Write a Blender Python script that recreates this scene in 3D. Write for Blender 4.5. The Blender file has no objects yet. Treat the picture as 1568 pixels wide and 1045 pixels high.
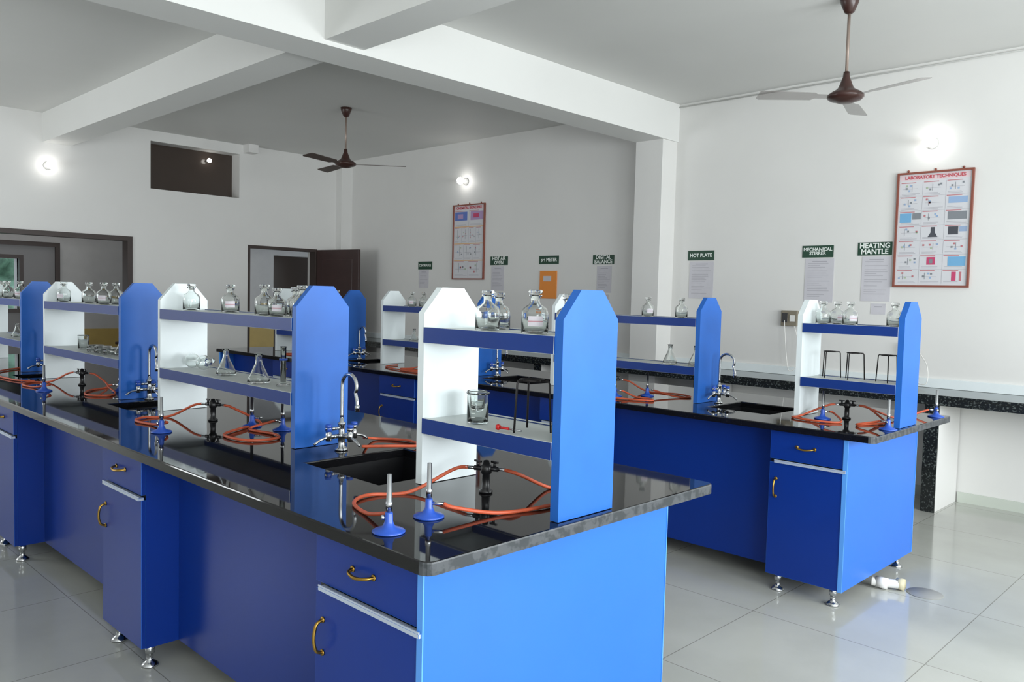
import bpy, bmesh, math, random
from mathutils import Vector, Matrix
random.seed(7)
S=bpy.context.scene
COL=bpy.context.collection
# ------------------------------------------------------------------ materials
def srgb(r,g,b):
    def c(x):
        x/=255.0
        return x/12.92 if x<=0.04045 else ((x+0.055)/1.055)**2.4
    return (c(r),c(g),c(b),1)
MATS={}
def mat(name,col,rough=0.5,metal=0.0,noise=0.0,nscale=8.0,bump=0.0,**kw):
    if name in MATS: return MATS[name]
    m=bpy.data.materials.new(name); m.use_nodes=True
    nt=m.node_tree; b=nt.nodes['Principled BSDF']
    b.inputs['Base Color'].default_value=col
    b.inputs['Roughness'].default_value=rough
    b.inputs['Metallic'].default_value=metal
    for k,v in kw.items(): b.inputs[k.replace('_',' ')].default_value=v
    if noise>0 or bump>0:
        g=nt.nodes.new('ShaderNodeNewGeometry')
        n=nt.nodes.new('ShaderNodeTexNoise'); n.inputs['Scale'].default_value=nscale; n.inputs['Detail'].default_value=5
        nt.links.new(g.outputs['Position'],n.inputs['Vector'])
        if noise>0:
            r=nt.nodes.new('ShaderNodeValToRGB')
            a=tuple(max(0,c*(1-noise)) for c in col[:3])+(1,); z=tuple(min(1,c*(1+noise)) for c in col[:3])+(1,)
            r.color_ramp.elements[0].color=a; r.color_ramp.elements[1].color=z
            r.color_ramp.elements[0].position=.3; r.color_ramp.elements[1].position=.7
            nt.links.new(n.outputs['Fac'],r.inputs[0]); nt.links.new(r.outputs[0],b.inputs['Base Color'])
        if bump>0:
            bp=nt.nodes.new('ShaderNodeBump'); bp.inputs['Strength'].default_value=bump; bp.inputs['Distance'].default_value=.01
            nt.links.new(n.outputs['Fac'],bp.inputs['Height']); nt.links.new(bp.outputs[0],b.inputs['Normal'])
    MATS[name]=m; return m
WALL=mat('wall_paint',srgb(226,225,222),.55,noise=.02,nscale=1.5,bump=.02)
CEIL=mat('ceiling_paint',srgb(216,216,213),.6,noise=.02,nscale=1.0)
BEAM=mat('beam_paint',srgb(230,230,227),.6,noise=.015,nscale=1.0)
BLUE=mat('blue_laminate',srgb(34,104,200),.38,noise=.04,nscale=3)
BLUE_SHADE=mat('blue_laminate_shaded',srgb(9,50,138),.34,noise=.04,nscale=3,Specular_IOR_Level=.35)  # same blue laminate, with the shade on the bench fronts put into the colour
BLUEE=mat('blue_edge_band',srgb(88,156,238),.35)
BLUESH=mat('shelf_blue',srgb(36,100,188),.4,noise=.06,nscale=6,Specular_IOR_Level=.35)
LIP=mat('shelf_lip_blue',srgb(18,54,130),.4,noise=.05,nscale=6,Specular_IOR_Level=.35)
WHITEL=mat('white_laminate',srgb(230,238,240),.35,noise=.02,nscale=5)
SHELFW=mat('shelf_board_top',srgb(198,204,202),.4,noise=.05,nscale=12)
ALU=mat('aluminium_profile',srgb(205,215,230),.35,.4)
CHROME=mat('chrome',srgb(190,192,194),.2,1.0)
STEEL=mat('steel_tube',srgb(190,192,196),.25,1.0)
BRASS=mat('brass',srgb(170,135,66),.32,1.0)
RUBBER=mat('orange_rubber_hose',srgb(196,88,56),.5,noise=.12,nscale=30)
BLUEP=mat('blue_enamel',srgb(40,82,180),.3)
BLACKP=mat('black_plastic',srgb(22,22,24),.35)
BLACKM=mat('black_iron',srgb(34,30,30),.45,.3)
RED=mat('red_plastic',srgb(190,30,30),.4)
BROWN=mat('fan_brown',srgb(62,38,33),.3,noise=.05)
DOORM=mat('dark_door_wood',srgb(58,40,38),.4,noise=.15,nscale=4)
FRAMED=mat('dark_frame',srgb(58,46,42),.45)
YEL=mat('yellow_dado',srgb(176,150,84),.5,noise=.05)
GREYW=mat('corridor_paint',srgb(180,178,176),.6,noise=.03)
GREYP=mat('corridor_panel_grey',srgb(120,118,118),.4)
DARKV=mat('dark_pane',srgb(70,60,54),.2)
PVC=mat('pvc_white',srgb(225,224,220),.4)
PAPER=mat('paper_white',srgb(204,202,208),.7,noise=.02,nscale=20)
PGREY=mat('print_grey',srgb(172,170,178),.8)
GREEN=mat('sign_green',srgb(18,64,44),.45)
SIGNW=mat('sign_white',srgb(235,240,235),.6)
ORANGE=mat('orange_folder',srgb(236,144,56),.5)
POSTERF=mat('poster_frame_red',srgb(136,76,62),.45)
POSTERW=mat('poster_white',srgb(212,212,216),.35)
PTXT=mat('poster_red_text',srgb(196,70,84),.6)
PBAND=mat('poster_title_band',srgb(222,200,204),.5)
WSKIRT=mat('skirt_tile',srgb(200,206,196),.25)
LEAF=mat('foliage',srgb(150,185,165),.8,noise=.5,nscale=6)
LBL=mat('bottle_label',srgb(214,208,216),.6)
PINK=mat('label_pink',srgb(190,140,150),.6)
def glassmat():
    m=bpy.data.materials.new('clear_glass'); m.use_nodes=True
    b=m.node_tree.nodes['Principled BSDF']
    b.inputs['Base Color'].default_value=(.96,.98,.97,1); b.inputs['Roughness'].default_value=.02
    b.inputs['Transmission Weight'].default_value=1; b.inputs['IOR'].default_value=1.38
    return m
GLASS=glassmat()
def granite(name,base,speck,scale=140,thr=.62,rough=.07):
    m=bpy.data.materials.new(name); m.use_nodes=True; nt=m.node_tree; b=nt.nodes['Principled BSDF']
    g=nt.nodes.new('ShaderNodeNewGeometry'); n=nt.nodes.new('ShaderNodeTexNoise')
    n.inputs['Scale'].default_value=scale; n.inputs['Detail'].default_value=3
    nt.links.new(g.outputs['Position'],n.inputs['Vector'])
    r=nt.nodes.new('ShaderNodeValToRGB'); r.color_ramp.elements[0].color=base; r.color_ramp.elements[1].color=speck
    r.color_ramp.elements[0].position=thr; r.color_ramp.elements[1].position=thr+.1
    nt.links.new(n.outputs['Fac'],r.inputs[0]); nt.links.new(r.outputs[0],b.inputs['Base Color'])
    b.inputs['Roughness'].default_value=rough
    return m
GRAN=granite('black_granite',(.007,.007,.008,1),(.018,.018,.02,1),rough=.035)
GRAN_E=granite('granite_honed_edge',(.03,.035,.04,1),(.065,.07,.078,1),35,.45,.38)
GRAN2=granite('speckled_granite',(.014,.016,.016,1),(.1,.115,.11,1),75,.55,.12)
def floormat():
    m=bpy.data.materials.new('polished_floor_tile'); m.use_nodes=True; nt=m.node_tree; b=nt.nodes['Principled BSDF']
    g=nt.nodes.new('ShaderNodeNewGeometry'); mp=nt.nodes.new('ShaderNodeMapping')
    mp.inputs['Location'].default_value=(1.09,.3,0)
    br=nt.nodes.new('ShaderNodeTexBrick'); br.offset=0; br.squash=1
    br.inputs['Scale'].default_value=1; br.inputs['Brick Width'].default_value=.8; br.inputs['Row Height'].default_value=.8
    br.inputs['Mortar Size'].default_value=.0025; br.inputs['Mortar Smooth'].default_value=.3
    br.inputs['Color1'].default_value=srgb(182,184,177); br.inputs['Color2'].default_value=srgb(187,188,182)
    br.inputs['Mortar'].default_value=srgb(138,138,130)
    nt.links.new(g.outputs['Position'],mp.inputs[0]); nt.links.new(mp.outputs[0],br.inputs['Vector'])
    n=nt.nodes.new('ShaderNodeTexNoise'); n.inputs['Scale'].default_value=2.5; n.inputs['Detail'].default_value=8
    nt.links.new(g.outputs['Position'],n.inputs['Vector'])
    mx=nt.nodes.new('ShaderNodeMix'); mx.data_type='RGBA'; mx.blend_type='MULTIPLY'
    rr=nt.nodes.new('ShaderNodeValToRGB'); rr.color_ramp.elements[0].color=(.87,.87,.86,1); rr.color_ramp.elements[0].position=.38
    rr.color_ramp.elements[1].color=(1,1,1,1); rr.color_ramp.elements[1].position=.6
    nt.links.new(n.outputs['Fac'],rr.inputs[0]); mx.inputs[0].default_value=.6
    nt.links.new(br.outputs['Color'],mx.inputs[6]); nt.links.new(rr.outputs[0],mx.inputs[7])
    nt.links.new(mx.outputs[2],b.inputs['Base Color'])
    b.inputs['Roughness'].default_value=.1
    return m
FLOORM=floormat()
def emis(name,col,st):
    m=bpy.data.materials.new(name); m.use_nodes=True; b=m.node_tree.nodes['Principled BSDF']
    b.inputs['Base Color'].default_value=(1,1,1,1)
    b.inputs['Emission Color'].default_value=col; b.inputs['Emission Strength'].default_value=st
    return m
BULB=emis('bulb_glow',(1,.98,.95,1),13)
BULB2=emis('bulb_glow_small',(1,.97,.9,1),8)
# ------------------------------------------------------------------ helpers
def empty(name,loc=(0,0,0)):
    o=bpy.data.objects.new(name,None); COL.objects.link(o); o.location=loc; o.empty_display_size=.1; return o
def obj(name,me,parent=None):
    o=bpy.data.objects.new(name,me); COL.objects.link(o)
    if parent is not None: o.parent=parent; o.matrix_parent_inverse=Matrix.Translation(-parent.location)
    return o
class B:
    """mesh builder collecting parts with material slots"""
    def __init__(s): s.bm=bmesh.new(); s.mats=[]
    def mi(s,m):
        if m not in s.mats: s.mats.append(m)
        return s.mats.index(m)
    def box(s,x0,x1,y0,y1,z0,z1,m,bevel=0,fm=None):
        i=s.mi(m)
        vs=[s.bm.verts.new((x,y,z)) for x in (x0,x1) for y in (y0,y1) for z in (z0,z1)]
        F={'-x':(0,1,3,2),'+x':(4,6,7,5),'-y':(0,4,5,1),'+y':(2,3,7,6),'-z':(0,2,6,4),'+z':(1,5,7,3)}
        fs=[]
        for k,q in F.items():
            f=s.bm.faces.new([vs[j] for j in q]); f.material_index=i
            if fm and k in fm: f.material_index=s.mi(fm[k])
            fs.append(f)
        if bevel>0:
            es={e for f in fs for e in f.edges}
            bmesh.ops.bevel(s.bm,geom=list(es),offset=bevel,segments=2,profile=.5,affect='EDGES')
    def lathe(s,prof,m,c=(0,0,0),seg=24,axis='z',smooth=True,close=False):
        i=s.mi(m); c=Vector(c); rings=[]
        def P(r,a,h):
            if axis=='z': return c+Vector((r*math.cos(a),r*math.sin(a),h))
            if axis=='x': return c+Vector((h,r*math.cos(a),r*math.sin(a)))
            return c+Vector((r*math.sin(a),h,r*math.cos(a)))
        for r,h in prof:
            if r<1e-6: rings.append([s.bm.verts.new(P(0,0,h))])
            else: rings.append([s.bm.verts.new(P(r,2*math.pi*k/seg,h)) for k in range(seg)])
        for a,b in zip(rings,rings[1:]):
            for k in range(seg):
                k2=(k+1)%seg
                if len(a)==1 and len(b)==1: continue
                if len(a)==1: q=[a[0],b[k2],b[k]]
                elif len(b)==1: q=[a[k],a[k2],b[0]]
                else: q=[a[k],a[k2],b[k2],b[k]]
                f=s.bm.faces.new(q); f.material_index=i; f.smooth=smooth
    def tube(s,pts,r,m,seg=10,sub=6,smooth=True):
        i=s.mi(m); pts=[Vector(p) for p in pts]
        if sub>1 and len(pts)>2:
            out=[]; n=len(pts)
            for k in range(n-1):
                p0=pts[max(k-1,0)];p1=pts[k];p2=pts[k+1];p3=pts[min(k+2,n-1)]
                for j in range(sub):
                    t=j/sub
                    out.append(.5*((2*p1)+(-p0+p2)*t+(2*p0-5*p1+4*p2-p3)*t*t+(-p0+3*p1-3*p2+p3)*t**3))
            out.append(pts[-1]); pts=out
        t0=(pts[1]-pts[0]).normalized(); up=Vector((0,0,1)) if abs(t0.z)<.9 else Vector((1,0,0))
        nrm=t0.cross(up).normalized(); rings=[]
        for k,p in enumerate(pts):
            t=(pts[min(k+1,len(pts)-1)]-pts[max(k-1,0)]).normalized()
            nrm=(nrm-t*nrm.dot(t)).normalized(); bn=t.cross(nrm)
            rings.append([s.bm.verts.new(p+r*(math.cos(2*math.pi*a/seg)*nrm+math.sin(2*math.pi*a/seg)*bn)) for a in range(seg)])
        for a,b in zip(rings,rings[1:]):
            for k in range(seg):
                f=s.bm.faces.new([a[k],a[(k+1)%seg],b[(k+1)%seg],b[k]]); f.material_index=i; f.smooth=smooth
        for q in (rings[0],rings[-1]):
            f=s.bm.faces.new(q); f.material_index=i
    def poly(s,outline,axis,a0,a1,m,m0=None,m1=None,me=None):
        def P(u,v,a):
            return {'x':(a,u,v),'y':(u,a,v),'z':(u,v,a)}[axis]
        A=[s.bm.verts.new(P(u,v,a0)) for u,v in outline]; C=[s.bm.verts.new(P(u,v,a1)) for u,v in outline]
        f=s.bm.faces.new(A); f.material_index=s.mi(m0 or m)
        f=s.bm.faces.new(C); f.material_index=s.mi(m1 or m)
        n=len(A)
        for k in range(n):
            f=s.bm.faces.new([A[k],A[(k+1)%n],C[(k+1)%n],C[k]]); f.material_index=s.mi(me or m)
    def mesh(s,name):
        bmesh.ops.recalc_face_normals(s.bm,faces=s.bm.faces)
        me=bpy.data.meshes.new(name); s.bm.to_mesh(me); s.bm.free()
        for m in s.mats: me.materials.append(m)
        return me
    def make(s,name,parent=None): return obj(name,s.mesh(name),parent)
def boxobj(name,dims,m,parent=None,bevel=0,fm=None):
    b=B(); b.box(*dims,m,bevel,fm); return b.make(name,parent)
def text(body,loc,size,m,parent,align='CENTER',name='lettering',spacing=1.0,rotz=0,bold=.03):
    cu=bpy.data.curves.new(name,'FONT'); cu.body=body; cu.size=size; cu.align_x=align; cu.align_y='CENTER'; cu.space_line=.85; cu.space_character=spacing
    cu.offset=size*bold
    cu.materials.append(m)
    o=bpy.data.objects.new(name,cu); COL.objects.link(o); o.location=loc; o.rotation_euler=(math.pi/2,0,rotz)
    o.parent=parent; o.matrix_parent_inverse=Matrix.Translation(-parent.location); return o
# ------------------------------------------------------------------ room
XW=-10.41; XE=2.6; YN=7.03; YS=-1.7; H=3.49
def cells(us,vs,holes):
    out=[]
    for a,b in zip(us,us[1:]):
        for c,d in zip(vs,vs[1:]):
            mu,mv=(a+b)/2,(c+d)/2
            if not any(h[0]<mu<h[1] and h[2]<mv<h[3] for h in holes): out.append((a,b,c,d))
    return out
def wall(name,axis,p0,p1,u0,u1,v0,v1,holes,m):
    us=sorted({u0,u1,*[h[0] for h in holes],*[h[1] for h in holes]}); vs=sorted({v0,v1,*[h[2] for h in holes],*[h[3] for h in holes]})
    b=B()
    for a,bb,c,d in cells(us,vs,holes):
        if axis=='x': b.box(p0,p1,a,bb,c,d,m)
        else: b.box(a,bb,p0,p1,c,d,m)
    bmesh.ops.remove_doubles(b.bm,verts=b.bm.verts,dist=1e-5)
    return b.make(name)
boxobj('floor',(-13.4,XE+.2,YS-.2,9,-.1,0),FLOORM)
boxobj('ceiling',(XW-.24,XE+.2,YS-.2,YN+.2,H,H+.15),CEIL)
wall('wall_north','y',YN,YN+.2,XW-.24,XE+.2,0,H,[],WALL)
fill_winS=[(-9.4,-7.2,.95,2.5)]  # made-up window in the unseen south wall, added for fill light
wall('wall_south','y',YS-.2,YS,XW-.24,XE+.2,0,H,fill_winS,WALL)
holesW=[(1.9,3.91,0,2.155),(4.13,5.31,2.77,3.36),(5.44,6.52,0,2.15)]
wall('wall_west','x',XW-.24,XW,YS,YN,0,H,holesW,WALL)
wins=[(-1.2,.9,.95,2.5),(1.5,3.4,.95,2.5),(3.9,5.9,.95,2.5)]
wall('wall_east','x',XE,XE+.2,YS,YN,0,H,[(w[0],w[1],w[2],w[3]) for w in wins],WALL)
for i,w in enumerate(wins):
    b=B(); t=.05
    y0,y1,z0,z1=w
    for d in [(y0,y1,z0,z0+t),(y0,y1,z1-t,z1),(y0,y0+t,z0,z1),(y1-t,y1,z0,z1),((y0+y1)/2-t/2,(y0+y1)/2+t/2,z0,z1)]:
        b.box(XE+.08,XE+.13,*d,FRAMED)
    b.make('window_%d'%(i+1))
b=B(); x0,x1,z0,z1=fill_winS[0]; t=.05
for d in [(x0,x1,z0,z0+t),(x0,x1,z1-t,z1),(x0,x0+t,z0,z1),(x1-t,x1,z0,z1),((x0+x1)/2-t/2,(x0+x1)/2+t/2,z0,z1)]:
    b.box(d[0],d[1],YS-.13,YS-.08,d[2],d[3],FRAMED)
b.make('window_6')  # frame of the added south window
# beams + column
boxobj('beam_main',(-4.95,-4.6,YS,YN,3.12,H),BEAM)
boxobj('beam_cross_east',(-4.6,XE,2.92,3.22,3.15,H),BEAM)
boxobj('beam_cross_west',(XW,-4.95,2.92,3.22,3.16,H),BEAM)
boxobj('pillar_north',(-4.94,-4.62,6.78,YN,0,3.12),WALL)
boxobj('pillar_corner',(XW,XW+.14,6.84,YN,0,H),WALL)
boxobj('trim_1',(XW,XW+.16,5.36,5.5,3.38,H),WALL)
boxobj('baseboard_north',(-1.9,XE,YN-.012,YN,0,.08),WSKIRT)
boxobj('baseboard_north_bay',(XW+.14,-2.0,YN-.012,YN,0,.08),WSKIRT)
boxobj('baseboard_east',(XE-.012,XE,YS,YN,0,.08),WSKIRT)
boxobj('baseboard_south',(XW,XE,YS,YS+.012,0,.08),WSKIRT)
b=B(); b.tube([(-4.6,YN-.012,H-.03),(XE,YN-.012,H-.03)],.007,CEIL,8,1); b.make('trim_2')
# corridor beyond the west wall
wall('wall_corridor_west','x',-12.7,-12.5,0,9,0,3.8,[(2.55,3.2,1.2,1.88),(7.0,8.0,0,2.13)],GREYW)
boxobj('wall_corridor_north',(-12.7,XW-.24,8.8,9.0,0,3.8),GREYW)
boxobj('wall_corridor_south',(-12.7,XW-.24,0,.2,0,3.8),GREYW)
boxobj('ceiling_corridor',(-13.4,XW-.24,0,9.0,3.8,3.9),GREYW)
boxobj('wall_corridor_room',(-13.4,-13.3,6.4,8.8,0,3.0),DARKV)
boxobj('trim_3',(-12.5,-12.48,3.75,7.0,0,.92),YEL)
b=B()
for d in [(2.5,2.55,1.15,1.93),(3.2,3.25,1.15,1.93),(2.55,3.2,1.15,1.2),(2.55,3.2,1.88,1.93),(2.86,2.89,1.2,1.88)]: b.box(-12.56,-12.45,*d,FRAMED)
b.make('window_4')
b=B()
for d in [(3.25,3.64,.05,2.06),(2.0,3.25,1.93,2.06),(2.0,3.25,.05,1.15)]: b.box(-12.499,-12.47,*d,GREYP)
for d in [(3.64,3.70,.01,2.12),(2.0,3.64,2.06,2.12)]: b.box(-12.499,-12.44,*d,FRAMED)
b.make('door_3')
b=B()
bmesh.ops.create_icosphere(b.bm,subdivisions=4,radius=1.6,matrix=Matrix.Translation((-16,3.4,1.5)))
for v in b.bm.verts:
    v.co+= (v.co-Vector((-16,3.4,1.5))).normalized()*random.uniform(-.25,.25)
b.mi(LEAF); b.make('garden_bush')
e=empty('corridor_stool',(-12.0,4.45,0)); b=B(); b.lathe([(0,.72),(.17,.72),(.17,.75),(.02,.76),(0,.76)],DOORM,(-12.0,4.45,0),20)
for k in range(4):
    a=k*math.pi/2+.5; b.tube([(-12+.12*math.cos(a),4.45+.12*math.sin(a),.72),(-12+.17*math.cos(a),4.45+.17*math.sin(a),.002)],.012,STEEL,8,1)
b.make('seat_and_legs',e)
# door frames + leaf
b=B()
for d in [(3.85,3.91,0,2.155),(1.9,3.85,2.1,2.155),(1.9,1.95,0,2.1)]: b.box(XW-.16,XW+.012,*d,FRAMED)
b.make('door_1')
dr=empty('door_2',(XW,6.5,0))
b=B()
for d in [(5.44,5.47,0,2.15),(5.47,6.49,2.11,2.15),(6.49,6.52,0,2.15)]: b.box(XW-.14,XW+.012,*d,FRAMED)
b.make('frame',dr)
b=B(); b.box(0,.86,-.02,.02,.01,2.14,DOORM,.003)
for z0,z1 in ((.15,.95),(1.1,2.0)): b.box(.12,.74,-.026,.026,z0,z1,DOORM,.004)
b.lathe([(0,-.06),(.02,-.06),(.02,-.03),(.012,-.02),(.012,.02),(.02,.03),(.02,.06),(0,.06)],STEEL,(.79,0,1.0),12,'y')
lf=b.make('leaf',dr); lf.matrix_parent_inverse=Matrix.Identity(4); lf.location=(.02,.03,0); lf.rotation_euler=(0,0,math.radians(9))
# clerestory
cl=empty('window_5',(XW,4.7,3))
boxobj('pane',(XW-.235,XW-.215,4.13,5.31,2.77,3.36),DARKV,cl)
b=B()
for d in [(4.13,5.31,2.77,2.785),(4.13,4.145,2.785,3.36)]: b.box(XW-.215,XW-.18,*d,FRAMED)
b.make('frame',cl)
# ------------------------------------------------------------------ wall lights
def wall_light(loc,d,mat_=BULB,r=.045,name='wall_bulb_light'):
    e=empty(name,loc); b=B(); dx,dy=d
    n=Vector((dx,dy,0))
    ax='x' if dx else 'y'; sg=dx or dy
    b.lathe([(0,0),(.045,0),(.045,sg*.02),(.025,sg*.028),(.022,sg*.06),(0,sg*.062)],PVC,loc,20,ax); b.make('holder',e)
    b=B(); c=Vector(loc)+n*(.06+r)
    pr=[(0,-r)]+[(r*math.cos(t),r*math.sin(t)) for t in [math.radians(a) for a in range(-75,90,15)]]+[(0,r)]
    b.lathe(pr,mat_,c,20); b.make('bulb',e)
wall_light((-2.22,YN,2.84),(0,-1)); wall_light((-7.75,YN,2.98),(0,-1)); wall_light((XW,2.97,2.90),(1,0))
wall_light((-7.5,YS,2.9),(0,1)); wall_light((-2.2,YS,2.9),(0,1))  # bulbs added on the unseen south wall as extra fill
e=empty('corridor_bulb_light',(XW-.2,4.95,3.24)); b=B(); b.lathe([(0,-.03),(.02,-.022),(.03,0),(.02,.022),(0,.03)],BULB2,(XW-.13,4.95,3.24),16,'x'); b.lathe([(0,0),(.014,0),(.014,.04),(0,.04)],PVC,(XW-.2145,4.95,3.24),12,'x'); b.make('bulb',e)
# ------------------------------------------------------------------ benches
def handle(b,c,axis,L=.1):
    x,y,z=c
    if axis=='x': pts=[(x-L/2,y,z),(x-L/2+.01,y-.022,z-.002),(x,y-.03,z-.006),(x+L/2-.01,y-.022,z-.002),(x+L/2,y,z)]
    else: pts=[(x,y,z-L/2),(x,y-.022,z-L/2+.01),(x,y-.03,z),(x,y-.022,z+L/2-.01),(x,y,z+L/2)]
    b.tube(pts,.005,BRASS,8,5)
    for p in (pts[0],pts[-1]):
        b.lathe([(0,-.004),(.009,-.004),(.009,0),(0,0)],BRASS,p,12,'y')
def foot(b,x,y,h=.1):
    b.lathe([(0,.001),(.034,.001),(.034,.006),(.024,.016),(.013,.024),(.013,.05),(.019,.054),(.019,h+.001),(0,h+.001)],CHROME,(x,y,0),18)
MODS=[(-1.98,None),(-3.66,-3.24),(-5.46,-5.0),(-7.2,-6.75)]
def bench(yc0,yc1,yf,yb,xec,xcb,sinks,xl=-8.3):
    e=empty('lab_bench',(-5,(yf+yb)/2,0)); zb=.09
    b=B(); us=sorted({xl-.05,xec,*[s[0] for s in sinks],*[s[1] for s in sinks]}); vs=sorted({yc0,yc1,*[s[2] for s in sinks],*[s[3] for s in sinks]})
    bm=b.bm; i=b.mi(GRAN); b.mi(GRAN_E); V={}
    for a,bb,c,d in cells(us,vs,sinks):
        q=[]
        for p in ((a,c),(bb,c),(bb,d),(a,d)):
            if p not in V: V[p]=bm.verts.new((p[0],p[1],.9))
            q.append(V[p])
        bm.faces.new(q)
    r=bmesh.ops.extrude_face_region(bm,geom=list(bm.faces))
    bmesh.ops.translate(bm,verts=[v for v in r['geom'] if isinstance(v,bmesh.types.BMVert)],vec=(0,0,-.034))
    ce=[ed for ed in bm.edges if abs(ed.verts[0].co.z-ed.verts[1].co.z)>.02 and all(abs(v.co.x-xec)<1e-4 or abs(v.co.x-xl+.05)<1e-4 for v in ed.verts) and all(abs(v.co.y-yc0)<1e-4 or abs(v.co.y-yc1)<1e-4 for v in ed.verts)]
    bmesh.ops.bevel(bm,geom=ce,offset=.03,segments=4,profile=.5,affect='EDGES')
    bmesh.ops.recalc_face_normals(bm,faces=bm.faces)
    te=[ed for ed in bm.edges if len(ed.link_faces)==2 and all(abs(v.co.z-.9)<1e-4 for v in ed.verts) and abs(ed.link_faces[0].normal.z-ed.link_faces[1].normal.z)>.5]
    bmesh.ops.bevel(bm,geom=te,offset=.005,segments=2,profile=.5,affect='EDGES')
    for f in bm.faces:
        if abs(f.normal.z)<.5 and f.calc_center_median().x>xec-.05: f.material_index=1
    b.make('countertop',e)
    for s in sinks:
        b=B(); x0,x1,y0,y1=s; t=.008; zt=.866; z0=.7
        b.box(x0-t,x0,y0-t,y1+t,z0,zt,BLACKP); b.box(x1,x1+t,y0-t,y1+t,z0,zt,BLACKP)
        b.box(x0,x1,y0-t,y0,z0,zt,BLACKP); b.box(x0,x1,y1,y1+t,z0,zt,BLACKP); b.box(x0-t,x1+t,y0-t,y1+t,z0-t,z0,BLACKP)
        b.lathe([(0,0),(.03,0),(.03,.004),(.02,.005),(0,.003)],CHROME,((x0+x1)/2,(y0+y1)/2,z0),16)
        b.make('sink_basin',e)
    rec=.15
    b=B()
    b.box(xl,xcb-.02,yf+rec,yf+rec+.018,zb,.865,BLUE_SHADE); b.box(xl,xcb-.02,yb-rec-.018,yb-rec,zb,.865,BLUE_SHADE)
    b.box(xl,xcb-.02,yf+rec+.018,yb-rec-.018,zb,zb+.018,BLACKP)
    b.make('carcass',e)
    b=B()
    for xx in (xcb,xl+.0):
        b.box(xx-.02,xx,yf,yb,zb,.865,BLUE)
        for y in (yf,yb):
            sg=-1 if y==yf else 1
            ya,yb_=sorted((y,y+sg*.004)); b.box(xx-.02,xx+.002,ya,yb_,zb,.865,BLUEE)
    b.make('end_panels',e)
    b=B(); hd=B(); ft=B()
    for k,(m0,m1) in enumerate(MODS):
        m0_=m0; m1_=m1 if m1 is not None else xcb-.02
        if k==0: m1_=xcb-.021
        if k==0 and xcb<-1.55: m0_=-2.0
        for side in (0,1):
            if side==0: f0=yf; cz=(yf+.018,yf+rec); fr=(yf,yf+.018); hy=yf
            else: cz=(yb-rec,yb-.018); fr=(yb-.018,yb)
            b.box(m0_,m1_,cz[0],cz[1],zb,.865,BLUE,0,{'-y':BLACKP,'+y':BLACKP,'-x':BLUE_SHADE,'+x':BLUE_SHADE})
            b.box(m0_+.001,m1_-.001,fr[0],fr[1],.712,.862,BLUE_SHADE,.0015)
            b.box(m0_+.001,m1_-.001,fr[0],fr[1],zb+.002,.692,BLUE_SHADE,.0015)
            ys=(fr[0]-.012,fr[0]+.01) if side==0 else (fr[1]-.01,fr[1]+.012)
            b.box(m0_+.03,m1_+(.018 if k==0 else -.0),ys[0],ys[1],.692,.704,ALU,.001)
            b.box(m0_+.03,m1_+(.018 if k==0 else -.0),ys[0],ys[0]+.003,.704,.709,ALU)
        cx=(m0_+m1_)/2
        handle(hd,(cx,yf,.79),'x',.095); handle(hd,(m0_+.04,yf,.56),'z',.095)
        for x in (m0_+.05,m1_-.04):
            foot(ft,x,yf+.05,zb); foot(ft,x,yb-.05,zb)
    b.make('cabinet_modules',e); hd.make('brass_handles',e); ft.make('chrome_feet',e)
    return e
bench(1.212,2.51,1.25,2.30,-1.445,-1.50,[(-2.62,-2.16,1.60,2.06),(-4.60,-4.32,1.60,2.0),(-6.42,-6.16,1.60,2.0)])
bench(3.997,5.177,4.03,5.03,-1.453,-1.59,[(-2.55,-2.15,4.30,4.72),(-4.52,-4.0,4.30,4.70),(-6.4,-6.0,4.30,4.70)])
# ------------------------------------------------------------------ reagent shelves
def shelf(xw,xb,y0,w=.248):
    e=empty('reagent_shelf',((xw+xb)/2,y0+w/2,.9)); y1=y0+w; t=.03; zt=1.557
    ol=[(y0,.902),(y1,.902),(y1,zt-.085),(y1-.075,zt),(y0+.075,zt),(y0,zt-.085)]
    b=B(); b.poly(ol,'x',xb-t,xb,BLUESH,m0=WHITEL,m1=BLUESH,me=BLUESH); b.make('end_panel_near',e)
    b=B(); b.poly(ol,'x',xw-t,xw,BLUESH,m0=BLUESH,m1=WHITEL,me=WHITEL); b.make('end_panel_far',e)
    for nm,z in (('lower_board',1.125),('upper_board',1.426)):
        b=B(); b.box(xw,xb-t,y0+.014,y1-.014,z-.022,z-.004,SHELFW)
        b.box(xw,xb-t,y0-.004,y0+.014,z-.052,z,LIP,.001,{'+z':SHELFW}); b.box(xw,xb-t,y1-.014,y1+.004,z-.052,z,LIP,.001,{'+z':SHELFW})
        b.make(nm,e)
    return e
YP=1.707; YQ=4.382
for xw,xb in ((-2.072,-1.47),(-4.178,-2.869),(-6.067,-4.714),(-7.95,-6.60)): shelf(xw,xb,YP)
for xw,xb in ((-2.013,-1.471),(-3.856,-2.666),(-5.897,-4.641),(-7.75,-6.51)): shelf(xw,xb,YQ)
ZU=1.426-.003; ZL=1.125-.003; ZC=.9005
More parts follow.
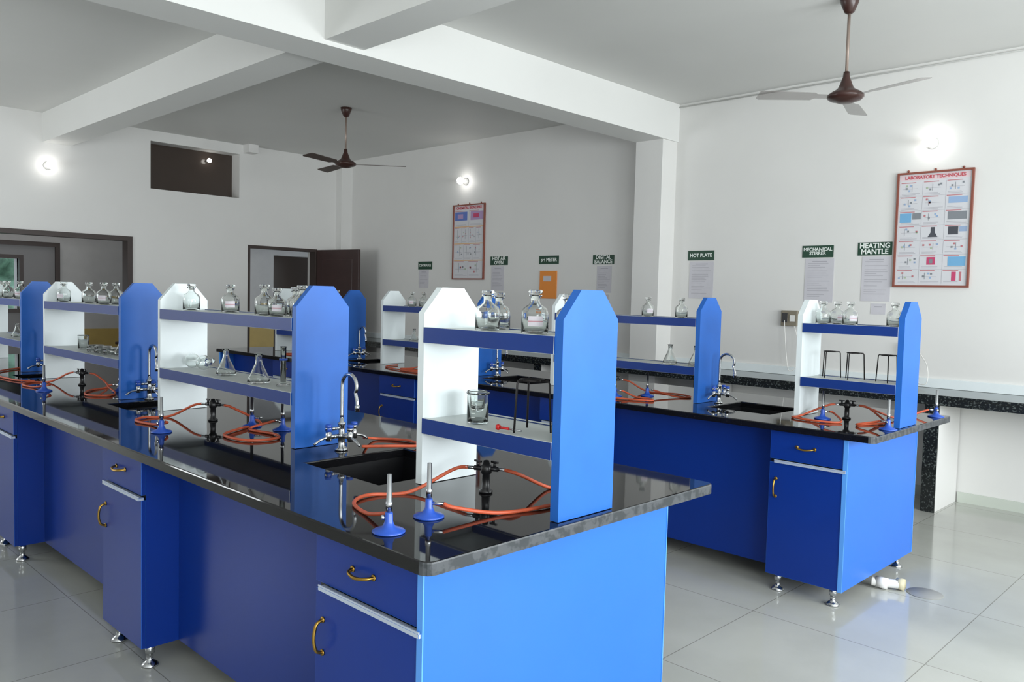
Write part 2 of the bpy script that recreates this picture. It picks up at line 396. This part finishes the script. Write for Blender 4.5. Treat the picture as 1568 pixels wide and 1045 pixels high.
# ------------------------------------------------------------------ glassware meshes
def m_bottle(label):
    b=B()
    b.lathe([(0,0),(.034,0),(.038,.004),(.038,.058),(.034,.07),(.017,.082),(.013,.088),(.013,.1),(.019,.104),(.019,.108),(.0105,.108),(.0105,.088),(.014,.081),(.032,.067),(.0355,.057),(.0355,.007),(0,.006)],GLASS,seg=28)
    b.lathe([(0,.094),(.009,.094),(.0102,.109),(.019,.113),(.02,.119),(.017,.122),(0,.122)],GLASS,seg=24)
    if label:
        i=b.mi(LBL); j=b.mi(PINK)
        for k in range(7):
            a0=math.radians(-75+k*9); a1=math.radians(-66+k*9)
            for z0,z1,mi in ((.022,.034,i),(.034,.037,j),(.037,.05,i)):
                q=[b.bm.verts.new((.0385*math.cos(a),.0385*math.sin(a),z)) for a,z in ((a0,z0),(a1,z0),(a1,z1),(a0,z1))]
                f=b.bm.faces.new(q); f.material_index=mi
    return b.mesh('reagent_bottle')
def m_flask():
    b=B(); b.lathe([(0,0),(.036,0),(.04,.005),(.036,.02),(.014,.068),(.0115,.08),(.0115,.1),(.015,.104),(.015,.106),(.0095,.105),(.0095,.08),(.012,.067),(.034,.019),(.037,.007),(0,.005)],GLASS,seg=28)
    return b.mesh('conical_flask')
def m_round():
    b=B(); R=.038
    pr=[(0,0)]+[(R*math.sin(math.radians(a)),R-R*math.cos(math.radians(a))) for a in range(15,165,15)]+[(.0105,.078),(.0105,.12),(.014,.123),(.0085,.123),(.0085,.078)]
    pr+=[((R-.0025)*math.sin(math.radians(a)),R-(R-.0025)*math.cos(math.radians(a))) for a in range(160,0,-20)]+[(0,.0025)]
    b.lathe(pr,GLASS,seg=28); return b.mesh('round_flask')
def m_beaker():
    b=B(); b.lathe([(0,0),(.029,0),(.032,.004),(.032,.085),(.035,.09),(.033,.091),(.0298,.085),(.0298,.006),(0,.004)],GLASS,seg=28)
    for z in (.02,.032,.044,.056): b.box(-.006,.006,-.0325,-.0322,z,z+.0012,SIGNW)
    return b.mesh('beaker')
def m_cyl():
    b=B(); b.lathe([(0,0),(.026,0),(.026,.005),(.011,.01),(.011,.15),(.014,.155),(.0095,.153),(.0095,.013),(0,.012)],GLASS,seg=20)
    b.lathe([(.0118,.1),(.016,.1),(.016,.108),(.0118,.108),(.0118,.1)],BLUEP,seg=20)
    return b.mesh('measuring_cylinder')
def m_dish():
    b=B(); b.lathe([(0,0),(.045,0),(.046,.002),(.046,.018),(.044,.018),(.044,.004),(0,.003)],GLASS,seg=28)
    b.lathe([(0,.0205),(.049,.0205),(.049,.008),(.047,.008),(.047,.0185),(0,.0185)],GLASS,seg=28)
    return b.mesh('petri_dish')
def m_tripod():
    b=B(); R=.042
    b.tube([(R*.8*math.cos(a),R*.8*math.sin(a),.148) for a in [2*math.pi*k/24 for k in range(25)]],.003,BLACKM,8,1)
    for k in range(3):
        a=2*math.pi*k/3+.4; c,s=math.cos(a),math.sin(a)
        b.tube([(R*.8*c,R*.8*s,.148),(R*1.15*c,R*1.15*s,.148),(R*1.25*c,R*1.25*s,.14),(.06*c,.06*s,.003)],.003,BLACKM,8,1)
    return b.mesh('tripod_stand')
def m_burner():
    b=B(); b.lathe([(0,0),(.043,0),(.045,.003),(.04,.007),(.018,.014),(.0115,.028),(.0105,.05),(.009,.054),(0,.054)],BLUEP,seg=28)
    b.lathe([(0,.05),(.0075,.05),(.0075,.062),(.009,.062),(.009,.082),(.0075,.083),(.0068,.155),(.0052,.155),(.0052,.06),(0,.06)],STEEL,seg=18)
    b.tube([(.008,0,.04),(.045,0,.04)],.005,CHROME,10,1)
    b.lathe([(0,.012),(.007,.012),(.007,.018),(.007,.02),(0,.02)],CHROME,(0,0,.04),12,'y')
    return b.mesh('bunsen_burner')
def m_faucet():
    b=B()
    b.lathe([(0,0),(.026,0),(.027,.005),(.02,.012),(.014,.018),(.0135,.05),(.018,.054),(.018,.064),(.0125,.068),(.0125,.10),(.016,.104),(.016,.112),(.009,.116),(.009,.13),(0,.13)],CHROME,seg=20)
    pts=[(0,0,.13),(0,0,.2),(0,0,.25)]
    for a in range(160,-31,-19): pts.append((.05+.05*math.cos(math.radians(a)),0,.262+.048*math.sin(math.radians(a))))
    pts+= [(.104,0,.21),(.106,0,.19)]
    b.tube(pts,.0072,CHROME,12,4)
    b.lathe([(0,.0),(.0095,.0),(.0105,.02),(.008,.026),(0,.026)],CHROME,(.106,0,.168),14)
    for (dx,dy) in ((1,0),(0,1),(0,-1)):
        L=.1
        b.tube([(0,0,.059),(dx*L*.6,dy*L*.6,.059)],.009,CHROME,10,1)
        c=(dx*L*.6,dy*L*.6,.059)
        b.lathe([(0,-.016),(.012,-.016),(.012,.016),(.008,.02),(.008,.026),(.013,.028),(.013,.036),(.009,.04),(0,.04)],CHROME,c,14)
        b.tube([(c[0],c[1],.059),(dx*L,dy*L,.05),(dx*L*1.25,dy*L*1.25,.034)],.0055,CHROME,8,3)
        b.lathe([(0,.038),(.013,.038),(.014,.043),(.012,.05),(0,.052)],BLUEP,c,14)
    b.tube([(0,0,.09),(0,-.05,.09)],.007,CHROME,10,1); b.lathe([(0,-.072),(.012,-.07),(.014,-.058),(.011,-.05),(0,-.05)],BLUEP,(0,0,.09),12,'y')
    return b.mesh('lab_faucet')
def m_valve():
    b=B(); b.lathe([(0,0),(.022,0),(.023,.006),(.014,.012),(.012,.06),(.018,.064),(.018,.088),(.012,.092),(.009,.104),(0,.106)],BLACKP,seg=18)
    for a in (math.radians(-150),math.radians(30)):
        c,s=math.cos(a),math.sin(a)
        b.tube([(0,0,.078),(.04*c,.04*s,.078)],.008,BLACKP,10,1); b.tube([(.038*c,.038*s,.078),(.068*c,.068*s,.078)],.0052,CHROME,10,1)
        b.tube([(.028*c,.028*s,.084),(.028*c,.028*s,.098)],.005,BLACKP,8,1); b.box(.028*c-.015,.028*c+.015,.028*s-.004,.028*s+.004,.097,.103,BLACKP,.001)
    return b.mesh('gas_valve')
M={k:f() for k,f in dict(conical_flask=m_flask,round_flask=m_round,beaker=m_beaker,measuring_cylinder=m_cyl,petri_dish=m_dish,tripod_stand=m_tripod,bunsen_burner=m_burner,lab_faucet=m_faucet,gas_valve=m_valve).items()}
BOT=[m_bottle(False),m_bottle(True)]
def put(k,x,y,z,rz=0,s=1,lab=0):
    o=obj(k,BOT[lab] if k=='reagent_bottle' else M[k]); o.location=(x,y,z); o.rotation_euler=(0,0,rz); o.scale=(s,s,s); return o
# row 1
for x,y,s,l in ((-1.87,1.80,1.05,0),(-1.655,1.79,1.08,1),(-1.92,1.90,1,0),(-1.60,1.88,1,0),
    (-4.07,1.82,1.1,0),(-3.71,1.85,1.1,1),(-3.29,1.80,1.12,0),(-3.165,1.79,1.0,1),(-3.07,1.84,1.05,1),(-2.98,1.80,1.1,0),(-3.2,1.90,1.05,0),
    (-5.98,1.80,1.1,1),(-5.56,1.82,1.1,0),(-5.24,1.80,1.1,1),(-5.32,1.9,1.1,0),(-7.40,1.82,1.1,0),(-7.1,1.83,1.1,1),(-7.6,1.83,1.1,0)):
    put('reagent_bottle',x,y,ZU,random.uniform(-.3,.3),s,l)
put('beaker',-1.895,1.79,ZL,.4,1.1); put('beaker',-1.985,1.87,ZL,.2,1.0)
put('tripod_stand',-1.67,1.80,ZL,0,1.08); put('tripod_stand',-1.57,1.86,ZL,.6,1.08)
b=B(); b.tube([(-1.745,1.735,ZL+.012),(-1.70,1.737,ZL+.012)],.004,RED,8,1); b.tube([(-1.70,1.737,ZL+.012),(-1.65,1.738,ZL+.012)],.003,STEEL,8,1); b.lathe([(0,-.01),(.008,-.006),(.008,.006),(0,.01)],RED,(-1.745,1.735,ZL+.012),12); b.make('test_tube_holder')
for x,r in ((-4.08,200),(-3.93,215)): 
    o=put('round_flask',x,1.80,ZL+.04); o.rotation_euler=(math.radians(88),0,math.radians(r)); 
put('conical_flask',-3.69,1.82,ZL,0,1.2); put('conical_flask',-3.30,1.78,ZL,0,1.25); put('measuring_cylinder',-3.16,1.82,ZL,0,1.1); put('conical_flask',-3.05,1.88,ZL,0,.9)
for x in (-5.45,-5.32,-5.18): put('petri_dish',x,1.82,ZL); put('petri_dish',x+.01,1.82,ZL+.022)
put('conical_flask',-5.05,1.83,ZL); put('beaker',-5.7,1.83,ZL); 
put('conical_flask',-7.2,1.83,ZL)
# row 2
for k,(x,y) in enumerate(((-1.95,4.50),(-1.79,4.48),(-1.56,4.49),(-1.90,4.57),(-1.525,4.57),(-3.14,4.5),(-2.88,4.5),(-5.64,4.5),(-5.5,4.52),(-5.0,4.5),(-7.0,4.5),(-6.8,4.5))): put('reagent_bottle',x,y,ZU,random.uniform(-.3,.3),1.05,k%2)
for x,y in ((-1.90,4.50),(-1.77,4.50),(-1.585,4.49)): put('tripod_stand',x,y,ZL,random.random())
put('conical_flask',-2.94,4.48,ZL,0,1.2); put('conical_flask',-2.76,4.5,ZL,0,1.2); put('conical_flask',-5.6,4.5,ZL); put('beaker',-5.3,4.5,ZL); put('petri_dish',-5.1,4.5,ZL)
put('beaker',-3.5,4.5,ZL); put('conical_flask',-6.9,4.5,ZL)
# faucets
for x,y in ((-2.74,1.84),(-4.655,1.84),(-6.48,1.84)): put('lab_faucet',x,y,ZC)
for x,y in ((-2.60,4.52),(-4.575,4.52),(-6.45,4.52)): put('lab_faucet',x,y,ZC)
# burners, valves and hoses
def hose(pts,r=.0058):
    b=B(); b.tube(pts,r,RUBBER,10,8); return b.make('rubber_hose')
zr=ZC+.0065
def burner(x,y,a): put('bunsen_burner',x,y,ZC,a); return (x+.043*math.cos(a),y+.043*math.sin(a),ZC+.04)
def hose_set(bx,by,ba,vx,vy,va,loop,va_z=.078):
    n=burner(bx,by,ba); ax=va
    v0=Vector((vx+.062*math.cos(ax),vy+.062*math.sin(ax),ZC+va_z)); v1=v0+Vector((.05*math.cos(ax),.05*math.sin(ax),-.012))
    n=Vector(n); n1=n+Vector((.03*math.cos(ba),.03*math.sin(ba),-.01)); 
    hose([v0,v1]+[(p[0],p[1],zr) for p in loop]+[n1,n])
put('gas_valve',-1.86,1.80,ZC,0)
hose_set(-1.71,1.30,math.radians(150),-1.86,1.80,math.radians(-150),[(-2.0,1.60),(-2.05,1.48),(-2.0,1.39),(-1.88,1.35)])
hose_set(-1.755,1.475,math.radians(40),-1.86,1.80,math.radians(30),[(-1.76,1.99),(-1.68,2.03),(-1.61,1.96),(-1.60,1.80),(-1.64,1.64)])
put('gas_valve',-3.74,1.78,ZC,0)
hose_set(-3.56,1.46,math.radians(140),-3.74,1.78,math.radians(-150),[(-3.95,1.66),(-3.98,1.55),(-3.9,1.48),(-3.75,1.5)])
hose_set(-3.30,1.90,math.radians(200),-3.74,1.78,math.radians(30),[(-3.5,1.9),(-3.42,1.76),(-3.3,1.62),(-3.12,1.64),(-3.1,1.76),(-3.2,1.8),(-3.38,1.78)])
burner(-3.47,1.84,1.0)
put('gas_valve',-5.57,1.78,ZC,0)
hose_set(-5.35,1.5,math.radians(140),-5.57,1.78,math.radians(-150),[(-5.8,1.66),(-5.85,1.55),(-5.7,1.48),(-5.55,1.5)])
hose_set(-5.1,1.84,math.radians(220),-5.57,1.78,math.radians(30),[(-5.35,1.86),(-5.2,1.7),(-5.0,1.62),(-4.9,1.7),(-5.0,1.78)])
hose([(-6.9,1.8,zr),(-6.7,1.6,zr),(-6.4,1.5,zr),(-6.0,1.52,zr),(-5.9,1.6,zr)])
put('gas_valve',-1.80,4.52,ZC)
hose_set(-1.885,4.40,math.radians(60),-1.80,4.52,math.radians(-150),[(-2.0,4.38),(-2.0,4.28),(-1.85,4.25),(-1.75,4.32)])
hose_set(-1.50,5.05,math.radians(220),-1.80,4.52,math.radians(30),[(-1.6,4.72),(-1.56,4.85),(-1.6,4.95)])
hose_set(-1.50,4.30,math.radians(170),-1.80,4.52,math.radians(30),[(-1.62,4.58),(-1.58,4.48),(-1.66,4.3)])
put('gas_valve',-3.4,4.5,ZC)
hose_set(-3.08,4.44,math.radians(60),-3.4,4.5,math.radians(30),[(-3.2,4.62),(-3.0,4.66),(-2.85,4.6),(-2.9,4.52)])
hose_set(-3.2,4.25,math.radians(20),-3.4,4.5,math.radians(-150),[(-3.6,4.38),(-3.5,4.2),(-3.2,4.12),(-2.9,4.2),(-2.95,4.28),(-3.05,4.28)])
put('gas_valve',-5.2,4.5,ZC)
hose_set(-5.0,4.3,math.radians(160),-5.2,4.5,math.radians(-150),[(-5.4,4.35),(-5.4,4.2),(-5.2,4.2)])
hose([(-4.7,4.3,zr),(-4.9,4.15,zr),(-5.2,4.12,zr),(-5.6,4.2,zr),(-5.7,4.4,zr)])
put('gas_valve',-7.1,4.5,ZC)
hose_set(-6.9,4.3,math.radians(160),-7.1,4.5,math.radians(-150),[(-7.3,4.35),(-7.3,4.2),(-7.1,4.2)])
hose([(-2.60,1.84,ZC+.035),(-2.56,1.95,ZC+.03),(-2.60,2.12,zr),(-2.72,2.16,zr),(-2.84,2.08,zr),(-2.78,1.98,ZC+.03),(-2.74,1.96,ZC+.036)])
# ------------------------------------------------------------------ wall counter
e=empty('wall_counter',(-4,6.75,0)); x0,x1=-10.2,XE-.02
b=B(); b.box(x0,x1,6.45,YN-.002,.86,.885,GRAN2,.003); b.box(x0,x1,6.45,6.475,.81,.86,GRAN2,.002); b.make('granite_top',e)
b=B(); b.box(x0,-4.96,YN-.02,YN-.002,.886,.96,WHITEL,.002); b.box(-4.6,x1,YN-.02,YN-.002,.886,.96,WHITEL,.002); b.make('splash_strip',e)
b=B()
for px in (-1.91,-3.9,-5.9,-7.9,-9.9): 
    b.box(px-.09,px,6.50,YN-.014,.001,.86,WALL,0); b.box(px-.095,px+.004,6.485,6.50,.001,.86,GRAN2)
b.make('partition_supports',e)
# ------------------------------------------------------------------ signs, papers, posters
def sign(x0,x1,z0,z1,body):
    e=empty('equipment_sign',((x0+x1)/2,YN,(z0+z1)/2)); boxobj('board',(x0,x1,YN-.006,YN-.001,z0,z1),GREEN,e)
    n=body.count('\n')+1; L=max(len(q) for q in body.split('\n'))
    size=min((z1-z0)/n*1.12,(x1-x0)/(L*.68))
    text(body,((x0+x1)/2,YN-.0075,(z0+z1)/2),size,SIGNW,e)
sign(-4.44,-4.15,1.935,2.03,'HOT PLATE'); sign(-3.26,-2.98,1.945,2.05,'MECHANICAL\nSTIRRER'); sign(-2.77,-2.49,1.955,2.065,'HEATING\nMANTLE')
sign(-5.65,-5.36,1.91,2.01,'DIGITAL\nBALANCE'); sign(-6.45,-6.15,1.92,2.015,'pH METER'); sign(-7.27,-6.97,1.915,2.02,'HOT AIR\nOVEN'); sign(-8.68,-8.39,1.87,1.975,'CENTRIFUGE')
def paper(x0,x1,z0,z1):
    e=empty('notice_paper',((x0+x1)/2,YN,(z0+z1)/2)); boxobj('sheet',(x0,x1,YN-.0035,YN-.001,z0,z1),PAPER,e)
    b=B(); z=z1-.04; w=x1-x0
    b.box(x0+w*.25,x1-w*.25,YN-.0045,YN-.0036,z1-.03,z1-.022,PGREY)
    while z>z0+.05:
        b.box(x0+w*.1,x1-w*random.uniform(.1,.5),YN-.0045,YN-.0036,z-.004,z,PGREY); z-=random.choice((.016,.018,.034))
    b.make('print_lines',e)
paper(-4.42,-4.15,1.56,1.925); paper(-3.23,-2.97,1.55,1.935); paper(-2.73,-2.49,1.57,1.945); paper(-2.64,-2.52,1.46,1.55)
paper(-5.59,-5.39,1.60,1.89); paper(-7.25,-7.03,1.6,1.9); paper(-8.66,-8.46,1.62,1.86); paper(-5.55,-5.42,1.48,1.58)
e=empty('orange_folder',(-6.3,YN,1.68)); boxobj('cover',(-6.43,-6.17,YN-.012,YN-.001,1.52,1.84),ORANGE,e,.002); boxobj('label',(-6.37,-6.25,YN-.014,YN-.0125,1.72,1.78),PAPER,e)
pc=[mat('ink_%d'%i,srgb(*c),.6) for i,c in enumerate([(150,170,200),(190,120,126),(130,134,140),(170,184,160),(222,180,130),(116,172,212),(176,150,190),(74,76,84),(196,70,110),(150,176,210),(96,120,190)])]
def poster(x0,x1,z0,z1,title,kind):
    e=empty('framed_poster',((x0+x1)/2,YN,(z0+z1)/2)); t=.016
    b=B()
    for d in ((x0,x1,z0,z0+t),(x0,x1,z1-t,z1),(x0,x0+t,z0+t,z1-t),(x1-t,x1,z0+t,z1-t)): b.box(d[0],d[1],YN-.024,YN-.001,d[2],d[3],POSTERF,.001)
    b.make('frame',e)
    boxobj('backing_sheet',(x0+t,x1-t,YN-.012,YN-.002,z0+t,z1-t),POSTERW,e)
    text(title,((x0+x1)/2,YN-.0150,z1-.045),min(.05,(x1-x0)*1.3/len(title)),PTXT,e)
    b=B(); ya,yb=YN-.0132,YN-.0122; X0=x0+t+.01; X1=x1-t-.01; Z1=z1-.075; Z0=z0+t+.01
    b.box(X0,X1,ya,yb,Z1+.008,z1-t-.006,PBAND)
    rnd=random.Random(kind+3)
    rows=[(2,'vm'),(4,''),(3,''),(2,'')]
    if kind==1: rows=[(3,'...'),(3,'..s'),(3,'b.g'),(3,'.kd'),(3,'...'),(3,'.pl'),(3,'..r')]
    n=len(rows); rh=(Z1-Z0)/n
    def dot(x,z,s,m): b.box(x,x+s,ya-.0004,ya,z-s,z,m)
    for r,(cols,codes) in enumerate(rows):
        cw=(X1-X0)/cols
        if r: b.box(X0,X1,ya,yb,Z1-r*rh-.001,Z1-r*rh+(.001 if kind==1 else .011),PGREY if kind==1 else pc[4])
        for c in range(cols):
            a=X0+c*cw+.006; zt=Z1-r*rh-.006; w=cw-.012; h=rh-.012
            if c: b.box(a-.007,a-.0055,ya,yb,zt-h,zt,PGREY)
            b.box(a,a+w*.7,ya,yb,zt-.006,zt,pc[1])
            k=codes[c] if c<len(codes) else '.'
            if k=='b': b.box(a,a+w*.55,ya,yb,zt-h*.8,zt-.012,pc[5]); b.box(a+w*.6,a+w,ya,yb,zt-h*.6,zt-.012,pc[2])
            elif k=='g': b.box(a+w*.1,a+w*.95,ya,yb,zt-h*.7,zt-.012,pc[2])
            elif k=='s': b.box(a+w*.1,a+w*.95,ya,yb,zt-h*.6,zt-.014,pc[9])
            elif k=='k': b.poly([(a+w*.3,zt-h*.85),(a+w*.75,zt-h*.85),(a+w*.62,zt-h*.5),(a+w*.62,zt-.012),(a+w*.43,zt-.012),(a+w*.43,zt-h*.5)],'y',ya,yb,pc[7])
            elif k=='d': b.box(a+w*.15,a+w*.6,ya,yb,zt-h*.7,zt-.012,pc[7]); b.box(a+w*.65,a+w,ya,yb,zt-h*.5,zt-.012,pc[0])
            elif k=='p': b.box(a+w*.3,a+w*.7,ya,yb,zt-h*.7,zt-.014,pc[8]); b.box(a+w*.42,a+w*.58,ya-.0004,ya,zt-h*.6,zt-.03,pc[2])
            elif k=='l': b.box(a+w*.2,a+w,ya,yb,zt-h*.8,zt-.012,pc[5])
            elif k=='r': b.box(a+w*.4,a+w*.6,ya,yb,zt-h*.8,zt-.014,pc[8]); b.box(a+w*.75,a+w*.85,ya,yb,zt-h*.8,zt-.014,pc[1])
            elif k=='v': b.box(a,a+w*.9,ya,yb,zt-h*.6,zt-.012,pc[10]); b.box(a+w*.2,a+w*.6,ya-.0004,ya,zt-h*.5,zt-.04,pc[6])
            elif k=='m': b.box(a+w*.1,a+w,ya,yb,zt-h*.6,zt-.012,pc[6]); b.box(a+w*.3,a+w*.7,ya-.0004,ya,zt-h*.45,zt-.04,pc[8])
            else:
                for q in range(4):
                    dot(a+w*rnd.uniform(.05,.8),zt-h*rnd.uniform(.15,.6),w*.09,rnd.choice([pc[0],pc[1],pc[2],pc[3],pc[9]]))
                xx=a+w*rnd.uniform(.2,.6); b.box(xx,xx+.003,ya,yb,zt-h*.7,zt-.02,pc[2]); b.box(a+w*.1,a+w*.8,ya,yb,zt-h*.5,zt-h*.48,PGREY)
            for q in range(2): b.box(a+w*.05,a+w*rnd.uniform(.6,.95),ya,yb,zt-h*.84-q*.01-.003,zt-h*.84-q*.01,PGREY)
    b.make('printed_panels',e)
    for x in (x0+.08,x1-.08,(x0+x1)/2):
        b=B(); b.lathe([(0,0),(.008,0),(.01,-.008),(0,-.01)],POSTERF,(x,YN,z1+.012),10,'y'); b.make('nail',e)
poster(-2.47,-1.90,1.69,2.62,'LABORATORY TECHNIQUES',1)
poster(-7.97,-7.38,1.735,2.69,'CHEMICAL BONDING',2)
# switch sockets with cables
def socket(x0,x1,z0,z1,pts):
    e=empty('wall_socket',((x0+x1)/2,YN,(z0+z1)/2)); b=B(); b.box(x0,x1,YN-.04,YN-.001,z0,z1,mat('socket_box',srgb(132,124,108),.5),.004)
    b.box(x0+.012,x0+.07,YN-.05,YN-.041,z0+.03,z1-.02,BLACKP,.003)
    b.box(x0+.085,x1-.012,YN-.046,YN-.041,z0+.04,z1-.04,PVC,.002); b.make('box',e)
    if pts: b=B(); b.tube(pts,.0035,PVC,8,8); b.make('cable',e)
socket(-3.42,-3.27,1.33,1.47,[(-3.38,YN-.05,1.38),(-3.36,YN-.06,1.2),(-3.33,YN-.07,1.0),(-3.3,YN-.08,.93),(-3.24,YN-.07,.98),(-3.25,YN-.05,1.2),(-3.3,YN-.03,1.35)])
socket(-2.36,-2.24,1.12,1.24,[(-2.3,YN-.05,1.14),(-2.26,YN-.08,1.0),(-2.2,YN-.1,.92),(-2.14,YN-.1,.93),(-2.15,YN-.08,1.06),(-2.22,YN-.05,1.16)])
socket(-5.9,-5.77,1.30,1.42,None)
# ------------------------------------------------------------------ ceiling fans
def fan(x,y,zh,a0,bm_,L=.64):
    e=empty('ceiling_fan',(x,y,H)); b=B()
    b.lathe([(0,H-.001),(.06,H-.001),(.055,H-.03),(.03,H-.09),(.015,H-.1),(0,H-.1)],BROWN,(x,y,0),24); b.make('canopy',e)
    b=B(); b.tube([(x,y,H-.09),(x,y,zh+.14)],.010,mat('fan_rod',srgb(150,134,124),.35,.3),12,1); b.make('down_rod',e)
    b=B(); b.lathe([(0,.155),(.018,.155),(.022,.12),(.045,.06),(.055,.045),(.09,.025),(.112,.008),(.112,-.008),(.095,-.022),(.06,-.032),(.045,-.04),(0,-.042)],BROWN,(x,y,zh),32); b.make('motor_housing',e)
    for k in range(3):
        a=a0+k*2*math.pi/3; b=B(); ca,sa=math.cos(a),math.sin(a)
        ol=[(.1,-.025),(.19,-.03),(.21,-.055),(L-.02,-.066),(L,-.05),(L,.045),(L-.02,.06),(.21,.05),(.19,.03),(.1,.025)]
        A=[];C=[]
        for u,v in ol:
            px,py=x+u*ca-v*sa,y+u*sa+v*ca; zz=zh-.005+v*.18
            A.append(b.bm.verts.new((px,py,zz))); C.append(b.bm.verts.new((px,py,zz+.004)))
        b.mi(bm_); b.bm.faces.new(A); b.bm.faces.new(C)
        for q in range(len(A)): b.bm.faces.new([A[q],A[(q+1)%len(A)],C[(q+1)%len(A)],C[q]])
        b.make('blade_%d'%(k+1),e)
m=mat('fan_blade_spinning',srgb(128,120,116),.4); m.node_tree.nodes['Principled BSDF'].inputs['Alpha'].default_value=.35
fan(-2.20,5.26,2.87,math.radians(-16),m,.56); fan(-7.41,4.98,2.90,math.radians(50),mat('fan_blade_brown',srgb(92,80,74),.4))
# ------------------------------------------------------------------ drain pipe on floor
e=empty('drain_pipe',(-1.55,4.54,0)); b=B()
b.tube([(-1.62,4.51,.032),(-1.58,4.525,.032),(-1.53,4.55,.032),(-1.49,4.57,.032)],.024,PVC,14,6)
b.lathe([(0,-.03),(.03,-.03),(.03,.03),(0,.03)],PVC,(-1.57,4.525,.032),16,'x')
b.lathe([(0,-.02),(.031,-.02),(.031,.02),(0,.02)],mat('pvc_yellowed',srgb(200,192,160),.5),(-1.49,4.575,.033),16,'x'); b.make('pipe',e)
b=B(); b.lathe([(0,.001),(.09,.001),(.088,.003),(0,.003)],mat('drain_plate',srgb(150,150,146),.4),(-1.38,4.62,0),28); b.make('drain_cover')
# ------------------------------------------------------------------ lights
def area(name,loc,rot,sx,sy,en,col=(1,1,1)):
    l=bpy.data.lights.new(name,'AREA'); l.shape='RECTANGLE'; l.size=sx; l.size_y=sy; l.energy=en; l.color=col
    o=bpy.data.objects.new(name,l); COL.objects.link(o); o.location=loc; o.rotation_euler=rot; return o
for i,w in enumerate(wins):
    area('window_daylight_%d'%(i+1),(XE+.04,(w[0]+w[1])/2,(w[2]+w[3])/2),(0,math.radians(90),0),w[3]-w[2]-.1,w[1]-w[0]-.1,(125,140,150)[i],(.93,.98,1))
area('window_daylight_6',(-8.3,YS-.04,1.72),(math.radians(90),0,0),2.1,1.45,70,(.95,.985,1))  # added fill lamp in the made-up south window
area('corridor_fill_light',(-11.6,3.0,3.7),(0,0,0),1,1,12)  # added lamp under the corridor ceiling, brightens the view through the openings
W=bpy.data.worlds.new('World'); S.world=W; W.use_nodes=True
W.node_tree.nodes['Background'].inputs[0].default_value=(.8,.9,1,1); W.node_tree.nodes['Background'].inputs[1].default_value=1.5
# ------------------------------------------------------------------ camera
f,a,p,r=1244.064,math.radians(44.333),math.radians(3.134),math.radians(1.429)
v=Vector((-math.sin(a)*math.cos(p),math.cos(a)*math.cos(p),-math.sin(p))); R=Vector((math.cos(a),math.sin(a),0)); U=R.cross(v)
R2=R*math.cos(r)+U*math.sin(r); U2=-R*math.sin(r)+U*math.cos(r)
c=bpy.data.cameras.new('camera'); co=bpy.data.objects.new('camera',c); COL.objects.link(co)
c.sensor_width=36; c.sensor_fit='HORIZONTAL'; c.lens=f/1568*36; c.clip_start=.05
mw=Matrix((R2,U2,-v)).transposed().to_4x4(); mw.translation=(0,0,1.533); co.matrix_world=mw
S.camera=co
S.view_settings.view_transform='Standard'; S.view_settings.look='None'; S.view_settings.exposure=0
